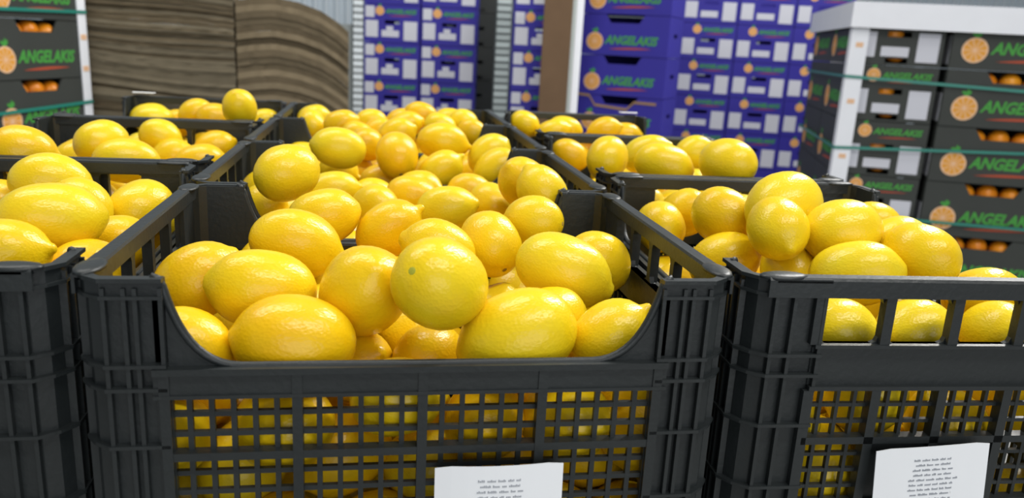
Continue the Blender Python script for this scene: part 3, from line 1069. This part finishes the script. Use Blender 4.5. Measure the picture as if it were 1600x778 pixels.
WHERE = {'A': 'front middle crate', 'A2': 'second middle crate', 'A3': 'third middle crate', 'A4': 'rearmost middle crate', 'B1': 'front right crate', 'B2': 'second right crate',
         'B3': 'rearmost right crate', 'C1': 'front left crate', 'C2': 'second left crate', 'C3': 'rearmost left crate'}
STEMS = {'a1': 'g', 'a2': 'b', 'a14': 'b', 'e5': 'b', 'h2': 'g', 'e2': 'b', 'a3': 'b', 'a16': 'b', 'b31': 'b', 'a13': 'b'}
VAR = {'a1': 5, 'a2': 2, 'a3': 5, 'a4': 2, 'a5': 5, 'a10': 3, 'a8': 4, 'b36': 3, 'a12': 4, 'e1': 5, 'e2': 2, 'e11': 3, 'h1': 3, 'a20': 4, 'j5': 5, 'e9': 5, 'e8': 2, 'h2': 2, 'b33': 3, 'b28': 5}
def pose(p, ax, spin):
    q = Vector(ax).to_track_quat('X', 'Z')
    return q.to_matrix() @ Matrix.Rotation(spin, 3, 'X')
NTH = ['first', 'second', 'third', 'fourth', 'fifth', 'sixth', 'seventh', 'eighth', 'ninth', 'tenth', 'eleventh', 'twelfth', 'thirteenth', 'fourteenth', 'fifteenth', 'sixteenth', 'seventeenth', 'eighteenth', 'nineteenth', 'twentieth']
rows_ = {}
for ln in LEMONS.strip().splitlines():
    f = ln.split()
    if f[0] in LAB: continue
    x, y, z = map(float, f[2:5]); c = f[1]
    if c in ('A', 'B1') and y < 95 and z < -60: key = (c, 'behind the %s lattice' % WHERE[c], 'upper row' if z > -95 else 'lower row' if z > -140 else 'bottom row')
    else:
        fy = (y - {'A': 0, 'A2': 302, 'A3': 604, 'A4': 906, 'B1': 0, 'B2': 405, 'B3': 810, 'C1': 15, 'C2': 418, 'C3': 822}[c]) / (300 if c[0] == 'A' else 400)
        key = (c, 'half hidden low in the %s' % WHERE[c], 'front part' if fy < .36 else 'middle part' if fy < .68 else 'rear part')
    rows_.setdefault(key, []).append((x, f[0]))
for (c, wh, part), lst in rows_.items():
    for k, (x, i) in enumerate(sorted(lst)):
        LAB[i] = 'lemon %s, %s from left, %s' % (wh, NTH[min(k, 19)], part)
rnd = random.Random(11)
for ln in LEMONS.strip().splitlines():
    f = ln.split(); i, c = f[0], f[1]; x, y, z, ax, ay, az, a, b = map(float, f[2:])
    me_ = LM[VAR.get(i, rnd.randrange(6))]
    o = link('lemon', me_)
    a *= 0.985e-4; b *= 0.975e-4      # a hair of room between neighbours
    M4 = pose(None, (ax, ay, az), rnd.uniform(0, 6.28)).to_4x4(); M4.translation = (x / 1000, y / 1000, RIM + z / 1000)
    o.matrix_world = M4 @ Matrix.Diagonal((a, b, b, 1))
    tag(o, LAB[i], 'lemon', 'lemons in the ' + WHERE[c])
    if i in STEMS:
        k = STEMS[i]
        s = link('stem_button', STEM_G if k == 'g' else STEM_B, o)
        s.location = (-0.958, 0, 0); s.rotation_euler = (0, -PI / 2, 0); s.scale = (.12, .12, .07)
        s['label'] = 'greenish stem end' if k == 'g' else 'brown stem scar'
st = MB()
for ln in HIDDEN.strip().splitlines():
    x, y, z, ax, ay, az, a, b = map(float, ln.split())
    R3 = pose(None, (ax, ay, az), 0); p = Vector((x / 1000, y / 1000, RIM + z / 1000)); n = len(st.v)
    for v in LOW.v: st.v.append(tuple(p + R3 @ Vector((v[0] * a * 1e-4, v[1] * b * 1e-4, v[2] * b * 1e-4))))
    st.f += [tuple(n + k for k in q) for q in LOW.f]
o = link('buried_lemons', st.mesh('buried_lemons', 'lemon_rind', True)); tag(o, 'lemons buried deep in the crates below the visible ones', 'lemons', None, 'stuff')

# ------------------------------------------------------------------ fruit cartons
TL, TW, TH, TT = 0.48, 0.32, 0.212, 0.006
def long_wall(s, notch=True):
    m = MB(); h = TH - 0.003
    poly = [(-TL / 2, 0), (TL / 2, 0), (TL / 2, h), (.105, h), (.078, h - .042), (-.078, h - .042), (-.105, h), (-TL / 2, h)]
    if not notch: poly = [(-TL / 2, 0), (TL / 2, 0), (TL / 2, h), (-TL / 2, h)]
    m.prism(poly, -TW / 2, -TW / 2 + TT); return m.mirror(1, s)
def end_wall(s, vent):
    m = MB(); x0, x1 = -TL / 2, -TL / 2 + TT; y = TW / 2 - TT; h = TH - 0.003
    c = 0.009 * s * 0; z0, z1 = 0.104, 0.124
    rows = [(0, z0), (z1, h)] if not vent else [(0, .008), (.026, z0), (z1, h)]
    for a, b_ in rows: m.box(x0, x1, -y, y, a, b_)
    m.box(x0, x1, -y, -.042, z0, z1); m.box(x0, x1, .042, y, z0, z1)
    if vent: m.box(x0, x1, -y, -.04, .008, .026); m.box(x0, x1, .04, y, .008, .026)
    return m.mirror(s, 1)
def tray(color, vent):
    m = MB().box(-TL / 2 + TT, TL / 2 - TT, -TW / 2 + TT, TW / 2 - TT, 0, 0.005)
    m.add(long_wall(1)).add(long_wall(-1, False)).add(end_wall(1, vent)).add(end_wall(-1, False))
    return m.mesh('body', color)
BODY = {'blue': tray('blue_carton', False), 'black': tray('black_carton', True)}
def text_mesh(s, size):
    cu = bpy.data.curves.new('lettering', 'FONT'); cu.body = s; cu.size = size; cu.shear = 0.28; cu.offset = size * 0.034; cu.extrude = 0.0004
    cu.align_x = 'LEFT'; cu.align_y = 'CENTER'; cu.resolution_u = 2; cu.space_character = 0.98
    t = bpy.data.objects.new('tmp', cu); COL.objects.link(t)
    dg = bpy.context.evaluated_depsgraph_get(); me_ = bpy.data.meshes.new_from_object(t.evaluated_get(dg))
    bpy.data.objects.remove(t); me_.name = 'lettering'
    me_.materials.clear(); me_.materials.append(MATS['print_green'])
    xs = [v.co.x for v in me_.vertices]; x0, x1 = min(xs), max(xs)
    for v in me_.vertices: v.co.x = (v.co.x - x0) / (x1 - x0)       # unit width
    return me_
TXT = text_mesh('ANGELAKIS', 0.2)
ty = [v.co.y for v in TXT.vertices]; ym = (min(ty) + max(ty)) / 2; yh = max(ty) - min(ty)
for v in TXT.vertices: v.co.y = (v.co.y - ym) / yh                   # unit height
def disc(r, z, seg=24, tilt=0.0):
    return MB().prism([(r * math.cos(2 * PI * k / seg), r * math.sin(2 * PI * k / seg)) for k in range(seg)], 0, z, 'z')
EMB = disc(1, .03).mesh('orange_emblem', 'print_rind')
RIND = MB()
for k in range(10):
    a0 = 2 * PI * k / 10 + .05; a1 = 2 * PI * (k + 1) / 10 - .05
    RIND.prism([(.12 * math.cos((a0 + a1) / 2), .12 * math.sin((a0 + a1) / 2)), (.84 * math.cos(a0), .84 * math.sin(a0)), (.88 * math.cos((a0 + a1) / 2), .88 * math.sin((a0 + a1) / 2)), (.84 * math.cos(a1), .84 * math.sin(a1))], .03, .045, 'z')
SEGM = RIND.mesh('segments', 'print_orange')
LEAF = MB().prism([(-.08, 0), (-.42, .30), (-.2, .42), (-.05, .3), (.05, .62), (.22, .42), (.3, .5), (.34, .22), (.08, 0)], 0, .03, 'z').mesh('leaf', 'print_green')
sw = []
for k in range(13): u = k / 12; sw.append((u, .55 * math.sin(u * 2.2) + 0.18 * math.sin(PI * u)))
for k in range(12, -1, -1): u = k / 12; sw.append((u, .55 * math.sin(u * 2.2) - 0.5 * math.sin(PI * u) ** .8 + .02))
SWOOSH = MB().prism(sw, 0, .0006, 'z').mesh('swoosh', 'print_red')
LBL = MB().box(-.5, .5, -.5, .5, 0, .0006).mesh('label_sheet', 'white_label')
FR = Matrix.Rotation(PI / 2, 3, 'X')
def put(name, me_, parent, face, u, z, su, sv):
    """print on a face: face 'front' (-Y) or 'end' (-X) or 'end+' ; u along the face to the viewer's right, z up from the base"""
    e = 0.0005
    if face == 'front': loc = (u, -TW / 2 - e, z); rot = (PI / 2, 0, 0)
    elif face == 'back': loc = (-u, TW / 2 + e, z); rot = (PI / 2, 0, PI)
    elif face == 'end': loc = (-TL / 2 - e, -u, z); rot = (PI / 2, 0, -PI / 2)
    return link(name, me_, parent, loc, rot, (su, sv, 1))
def emblem(t, face, u, z, r):
    o = put('orange_emblem', EMB, t, face, u, z, r, r); o.scale = (r, r, .02)
    c = link('segments', SEGM, o); l = link('leaf', LEAF, o, (0, .98, 0))
def long_print(t, face='front'):
    emblem(t, face, -.160, .070, .046)
    put('lettering', TXT, t, face, -.106, .080, .292, .046)
    put('swoosh', SWOOSH, t, face, -.085, .032, .240, .016)
def end_print(t, small=True):
    W = TW; f = 'end'; u = lambda q: (q - .5) * W
    emblem(t, f, u(.28), .174, .025)
    put('lettering', TXT, t, f, u(.37), .174, W * .57, .025)
    put('swoosh', SWOOSH, t, f, u(.42), .148, W * .47, .008)
    if small: put('label_sheet', LBL, t, f, u(.105), .168, W * .16, .062)
    put('label_sheet', LBL, t, f, u(.14), .074, W * .22, .092)
    put('label_sheet', LBL, t, f, u(.47), .050, W * .31, .036)
    if small: put('label_sheet', LBL, t, f, u(.46), .080, W * .12, .022)
    put('label_sheet', LBL, t, f, u(.83), .068, W * .24, .106)
def carton(color, loc, rz, label, prints, group):
    t = thing('fruit_carton', label, 'carton', loc, rz, group)
    link('body', BODY[color], t)
    if 'F' in prints: long_print(t)
    if 'K' in prints: long_print(t, 'back')
    if 'E' in prints: end_print(t)
    if 'e' in prints: end_print(t, False)
    return t
def plain(color, loc, rz, label, group):
    tag(link('fruit_carton', BODY[color], None, loc, (0, 0, rz)), label, 'carton', group)
ORD = ['lowest', 'second lowest', 'third lowest', 'fourth from the floor', 'fifth from the floor', 'sixth from the floor', 'top']
ROWN = {6: 'top row', 5: 'second row', 4: 'third row', 3: 'fourth row', 2: 'fifth row', 1: 'sixth row'}
def stack(color, cx, cy, rz, z0, rows, first, prints, where, group, dx=None):
    out = {}
    for r in range(rows):
        j = random.Random(int(cx * 1000) + r * 7); ox, oy = j.uniform(-.001, .001), j.uniform(-.001, .001)
        p = (cx + ox, cy + oy, z0 + r * TH)
        if r < first: plain(color, p, rz, '%s fruit carton low in the stacks behind the crates' % color, 'cartons hidden low in the %s stacks' % color)
        else:
            out[r] = carton(color, p, rz, '%s carton, %s of the %s' % (color, ROWN[r], where), prints, group)
    return out
# each block of cartons has its own front left corner and is turned by phi on the floor
def frame(O, phi, x, y): c, s = math.cos(D(phi)), math.sin(D(phi)); return (O[0] + x * c + y * s, O[1] - x * s + y * c)
EN = PI / 2      # short end faces the front of the block
O1, F1 = (-0.116, 4.372), 8
for x_, wn in ((0.162, 'column beside the cardboard piles'), (0.490, 'column left of the dark gap')):
    p = frame(O1, F1, x_, .24); stack('blue', p[0], p[1], EN - D(F1), 0, 7, 3, 'E', wn, 'blue cartons showing white labels')
p = frame((0.685, 3.95), 8, .16, .24)
stack('blue', p[0], p[1], EN - D(8), 0, 7, 3, 'E', 'strip left of the brown board', 'blue cartons showing white labels')
# blue stack with the big lettering
O2, F2 = (1.050, 3.90), 33
p = frame(O2, F2, .24, .16)
b2 = stack('blue', p[0], p[1], -D(F2), -0.0, 7, 3, 'F', 'stack with large green lettering', 'blue cartons with large lettering')
O3, F3 = (1.760, 4.28), 18
for k, (x_, wn) in enumerate(((.16, 'first column right of the large lettering'), (.484, 'second column right of the large lettering'), (.808, 'column beside the black stack'))):
    p = frame(O3, F3, x_, .24); stack('blue', p[0], p[1], EN - D(F3), 0, 7, 2, 'e', wn, 'blue cartons in the right block')
# bare brown cut edge on one carton
ce = [(-.26, .205), (-.17, .199), (-.135, .150), (.045, .137), (.085, .178), (.205, .176)]
cm = MB()
top = [(a, b_ + .013) for a, b_ in ce]; cm.prism(ce + top[::-1], -TW / 2 - .003, -TW / 2 - .0005)
o = link('cut_edge', cm.mesh('cut_edge', 'carton_inside'), b2[3]); o['label'] = 'bare brown cut edge'
# dark stack in the gap
for r in range(7):
    plain('black', (0.60, 5.1, r * TH), EN, 'plain black carton in the dark gap between blue stacks, %s' % (ROWN[r] if r in ROWN else 'on the floor'), 'black cartons in the dark gap')

# black stack on the right
BZ = 0.030
OB, FB = (1.745, 2.430), 21
def fobj(name, mb, m): p = frame(OB, FB, 0, 0); return link(name, mb.mesh(name, m), None, (p[0], p[1], 0), (0, 0, -D(FB)))
tag(fobj('slip_sheet', MB().box(-.01, .86, .01, 1.0, 0, BZ), 'card_dark'), 'cardboard sheet under the black stack on the right', 'sheet')
p = frame(OB, FB, .168, .262); ends = stack('black', p[0], p[1], EN - D(FB), BZ, 6, 2, 'eK', 'labelled column of the right black stack', 'black cartons on the right')
p = frame(OB, FB, .168, .262 + .49); stack('black', p[0], p[1], EN - D(FB), BZ, 6, 2, 'K', 'rear of the right black stack', 'black cartons on the right')
p = frame(OB, FB, .352 + .24, .172); txt = stack('black', p[0], p[1], -D(FB), BZ, 6, 1, 'F', 'lettered column of the right black stack', 'black cartons on the right')
for r, t in txt.items():
    put('label_sheet', LBL, t, 'end', .33 * TW, .068, TW * .24, .106)
lid = MB()
lx0, lx1, ly0, ly1, lz0, lz1 = -.018, .86, -.012, 1.02, 1.222, 1.31
lid.box(lx0, lx1, ly0, ly1, lz1, lz1 + .005); lid.box(lx0, lx1, ly0, ly0 + .005, lz0, lz1); lid.box(lx0, lx1, ly1 - .005, ly1, lz0, lz1)
lid.box(lx0, lx0 + .005, ly0 + .005, ly1 - .005, lz0, lz1); lid.box(lx1 - .005, lx1, ly0 + .005, ly1 - .005, lz0, lz1)
tag(fobj('white_lid', lid, 'white_board'), 'white cardboard lid capping the black stack', 'lid')
def corner_board(name, loc, rz, w1, w2, h, material, label, z0=0.0, marks=False, t=.005):
    T_ = thing(name, label, 'corner post', (loc[0], loc[1], z0), rz)
    m = MB().prism([(0, 0), (w1, 0), (w1, t), (t, t), (t, w2), (0, w2)], 0, h, 'z')
    link('board', m.mesh('board', material), T_)
    if marks:
        k = 0.09; mk = MB().box(0.02, w1 * .75, -.0008, 0, 0, .018).mesh('mark', 'print_rind')
        while k < h:
            link('mark', mk, T_, (0, 0, k)); k += 0.212
    return T_
p = frame(OB, FB, -.007, .005); corner_board('corner_post', p, -D(FB), .062, .05, 1.22, 'white_board', 'white cardboard corner post of the black stack on the right', marks=True)
def strap(z, sl, label, w=.011):
    m = MB(); t = .0015; x0, x1, y0, y1 = -.0095, .85, .0025, 1.005
    for (a, b_, c, d) in ((x0 - t, x1 + t, y0 - t, y0), (x0 - t, x1 + t, y1, y1 + t), (x0 - t, x0, y0, y1), (x1, x1 + t, y0, y1)):
        m.box(a, b_, c, d, z, z + w)
    m.v = [(x, y, zz + sl * x) for x, y, zz in m.v]
    tag(fobj('green_strap', m, 'strap_green'), label, 'strap', 'green pallet straps')
for z, sl, wd in ((1.035, -.03, 'upper'), (.762, .04, 'middle'), (.50, .0, 'lower')):
    strap(z, sl, '%s green strap around the black stack on the right' % wd)

# black stack on the left, turned so that its long sides run away to the right
TH20 = D(71)
ux, uy = math.cos(TH20), math.sin(TH20); nx, ny = uy, -ux
Rx, Ry = -1.170, 3.012
lc = (Rx - ux * .245 - nx * .16, Ry - uy * .245 - ny * .16)
left = stack('black', lc[0], lc[1], TH20, BZ, 6, 3, 'F', 'black stack at the left edge', 'black cartons on the left')
tag(link('slip_sheet', MB().box(-.25, .25, -.17, .17, 0, BZ).mesh('slip_sheet', 'card_dark'), None, (lc[0], lc[1], 0), (0, 0, TH20)), 'cardboard sheet under the black stack on the left', 'sheet')
cb = corner_board('corner_post', (Rx + nx * .007 + ux * .010, Ry + ny * .007 + uy * .010), TH20 + PI / 2, .07, .045, 1.45, 'white_board', 'white cardboard corner post of the black stack on the left')
mk = MB().box(-.001, 0, 0.0, .032, 0, .02).mesh('mark', 'print_rind')
for z_ in (.68, .9, 1.02): link('mark', mk, cb, (-.0005, 0.006, z_))
def strap_local(z, label, slope):
    m = MB(); t = .0015; a, b_ = .252, .166
    m.box(-a, a, -b_ - t - .006, -b_ - .006, z, z + .012); m.box(-a, a, b_, b_ + t, z, z + .012)
    m.box(-a - t, -a, -b_ - .006, b_, z, z + .012); m.box(a, a + t, -b_ - .006, b_, z, z + .012)
    m.v = [(x, y, zz + slope * x) for x, y, zz in m.v]
    tag(link('green_strap', m.mesh('green_strap', 'strap_green'), None, (lc[0], lc[1], 0), (0, 0, TH20)), label, 'strap', 'green pallet straps')
strap_local(1.115, 'upper green strap around the black stack at the left', .015)
strap_local(.768, 'lower green strap around the black stack at the left', .03)

# oranges showing in the handle gaps of the black cartons
om = lemon_mesh('orange', 0.001, 0.01, .012, 21, 20, 14, 2.0).mesh('orange', 'orange_rind', True)
def oranges(t, spots, where):
    mw = t.matrix_basis
    for nm, (x, y, z) in zip(('left', 'middle', 'right') if len(spots) == 3 else ('upper', 'lower'), spots):
        p = mw @ Vector((x, y, z)); rr = random.Random(int(p.x * 9999))
        o = link('orange', om, None, p, (rr.uniform(0, 3), rr.uniform(0, 3), 0), (.039, .0385, .0385))
        tag(o, '%s orange in the handle gap of the %s' % (nm, where), 'orange', 'oranges inside the ' + where)
for r, t in txt.items():
    oranges(t, [(-.088, -.112, .164), (-.005, -.110, .168), (.078, -.112, .162)], 'lettered black carton, %s' % ROWN[r])
for r, t in left.items():
    oranges(t, [(-.075, -.112, .163), (.008, -.110, .169), (.09, -.113, .162)], 'left black carton, %s' % ROWN[r])
for r, t in ends.items():
    oranges(t, [(-.193, .015, .112), (-.193, -.005, .0475)], 'labelled black carton, %s' % ROWN[r])

# ------------------------------------------------------------------ corner posts and boards between the blue stacks
def padded_post(x, y, w, label, pad, h=1.46):
    T_ = thing('corner_post', label, 'corner post', (x, y, 0))
    link('backing', MB().box(0, w, 0, .012, 0, h).mesh('backing', 'post_dark'), T_)
    pm = bpy.data.meshes.get('pad_' + pad)
    if not pm:
        pm = MB().prism([(.006, 0), (w - .006, 0), (w - .006, .027), (.006, .027)], -.006, 0, 'y').mesh('pad_' + pad, pad)
    k = .02
    while k < h - .03:
        if k > .55: link('pad', pm, T_, (0, 0, k))
        k += .0375
    return T_
padded_post(-0.180, 4.37, .066, 'pale ribbed corner post between cardboard piles and blue cartons', 'pale_pad')
padded_post(0.588, 3.95, .086, 'grey ribbed corner post beside the dark gap', 'post_pad')
tag(link('grey_panel', MB().box(-0.30, -0.17, 4.44, 4.47, 0, 1.15).mesh('grey_panel', 'grey_board')), 'pale grey board behind the right end of the cardboard pile', 'board')
T_ = thing('cardboard_sheet', 'tall brown cardboard board standing between the blue stacks', 'board', (0.806, 3.735, 0))
link('sheet', MB().box(0, .168, 0, .012, 0, 1.6).mesh('sheet', 'brown_board'), T_)
link('worn_edge', MB().box(.150, .170, -.001, 0, 0, 1.6).mesh('worn_edge', 'grey_board'), T_)
corner_board('corner_post', (0.975, 3.745), 0, .042, .05, 1.6, 'white_board', 'narrow white corner post beside the large green lettering')

# ------------------------------------------------------------------ piles of flattened cardboard
def slab(width, depth, t, sag, nu=18, jag=0.0, seed=0, shear=0.0):
    m = MB(); rr = random.Random(seed); rows = 3
    ja = [rr.uniform(-jag, jag) for _ in range(nu + 1)]
    for lay in (0, 1):
        for v in range(rows):
            for i in range(nu + 1):
                u = i / nu
                y = depth * v / (rows - 1) + (ja[i] * 0.3 + rr.uniform(-jag, jag) * 0.15 if v == 0 else 0)
                m.v.append((u * width - shear * y, y, sag(u) + lay * t))
    n = nu + 1; k = rows * n
    for v in range(rows - 1):
        for i in range(nu):
            a = v * n + i
            m.f += [(a, a + n, a + n + 1, a + 1), (k + a, k + a + 1, k + a + n + 1, k + a + n)]
    for i in range(nu):
        m.f += [(i, i + 1, k + i + 1, k + i)]
        a = (rows - 1) * n + i; m.f += [(a, k + a, k + a + 1, a + 1)]
    for v in range(rows - 1):
        a = v * n; m.f += [(a, k + a, k + a + n, a + n)]
        a = v * n + nu; m.f += [(a, a + n, k + a + n, k + a)]
    return m
def pile(label, p0, p1, depth, layers, sag, mats, jag, widths, shear=0.0):
    d = Vector((p1[0] - p0[0], p1[1] - p0[1])); W = d.length
    T_ = thing('cardboard_pile', label, 'cardboard pile', (p0[0], p0[1], 0), math.atan2(d.y, d.x))
    z = 0.0
    for i, (t, mi) in enumerate(layers):
        rr = random.Random(i * 13 + 5)
        w_ = W * widths(z); off = rr.uniform(-.008, .008)
        me_ = slab(w_, depth, t * 0.97, lambda u: sag(u, z), 20, jag, i, shear).mesh('cardboard_bundle', mats[mi])
        link('cardboard_bundle', me_, T_, (0, off, z)); z += t
    return T_
def sagR(u, z):
    k = min(1.0, z / 0.5)
    a = [(0, 0), (.15, .012), (.33, .020), (.55, .006), (.75, -.022), (.9, -.062), (1.0, -.098)]
    for (u0, s0), (u1, s1) in zip(a, a[1:]):
        if u <= u1:
            t = (u - u0) / (u1 - u0); t = t * t * (3 - 2 * t) if False else t
            return k * (s0 + (s1 - s0) * t)
    return k * a[-1][1]
layers = [(.09, 0)] * 6 + [(.0255, i % 2) for i in range(26)]
pile('wavy pile of flattened brown cardboard drooping at its right end', (-0.588, 2.960), (-0.152, 3.010), .7, layers, sagR, ('card_light', 'card_dark'), .006, lambda z: 1.0 if z > .8 else .97)
def sagL(u, z):
    return .012 * math.sin(u * 4 + z * 9) * min(1, z) - .055 * u * min(1, z) * (.35 + .65 * max(0, min(1, (z - .6) / .6)))
rl = random.Random(2)
layers = [(.1, 0)] * 6
tot = .6
while tot < 1.32:
    t = rl.choice((.008, .011, .014, .018)); layers.append((t, rl.choice((0, 1, 2, 2)))); tot += t
pile('flat pile of brown cardboard sheets beside the left black stack', (-1.345, 3.095), (-0.596, 2.975), .7, layers, sagL, ('card_light', 'card_dark', 'card_grey'), .006, lambda z: 1.0, shear=.30)
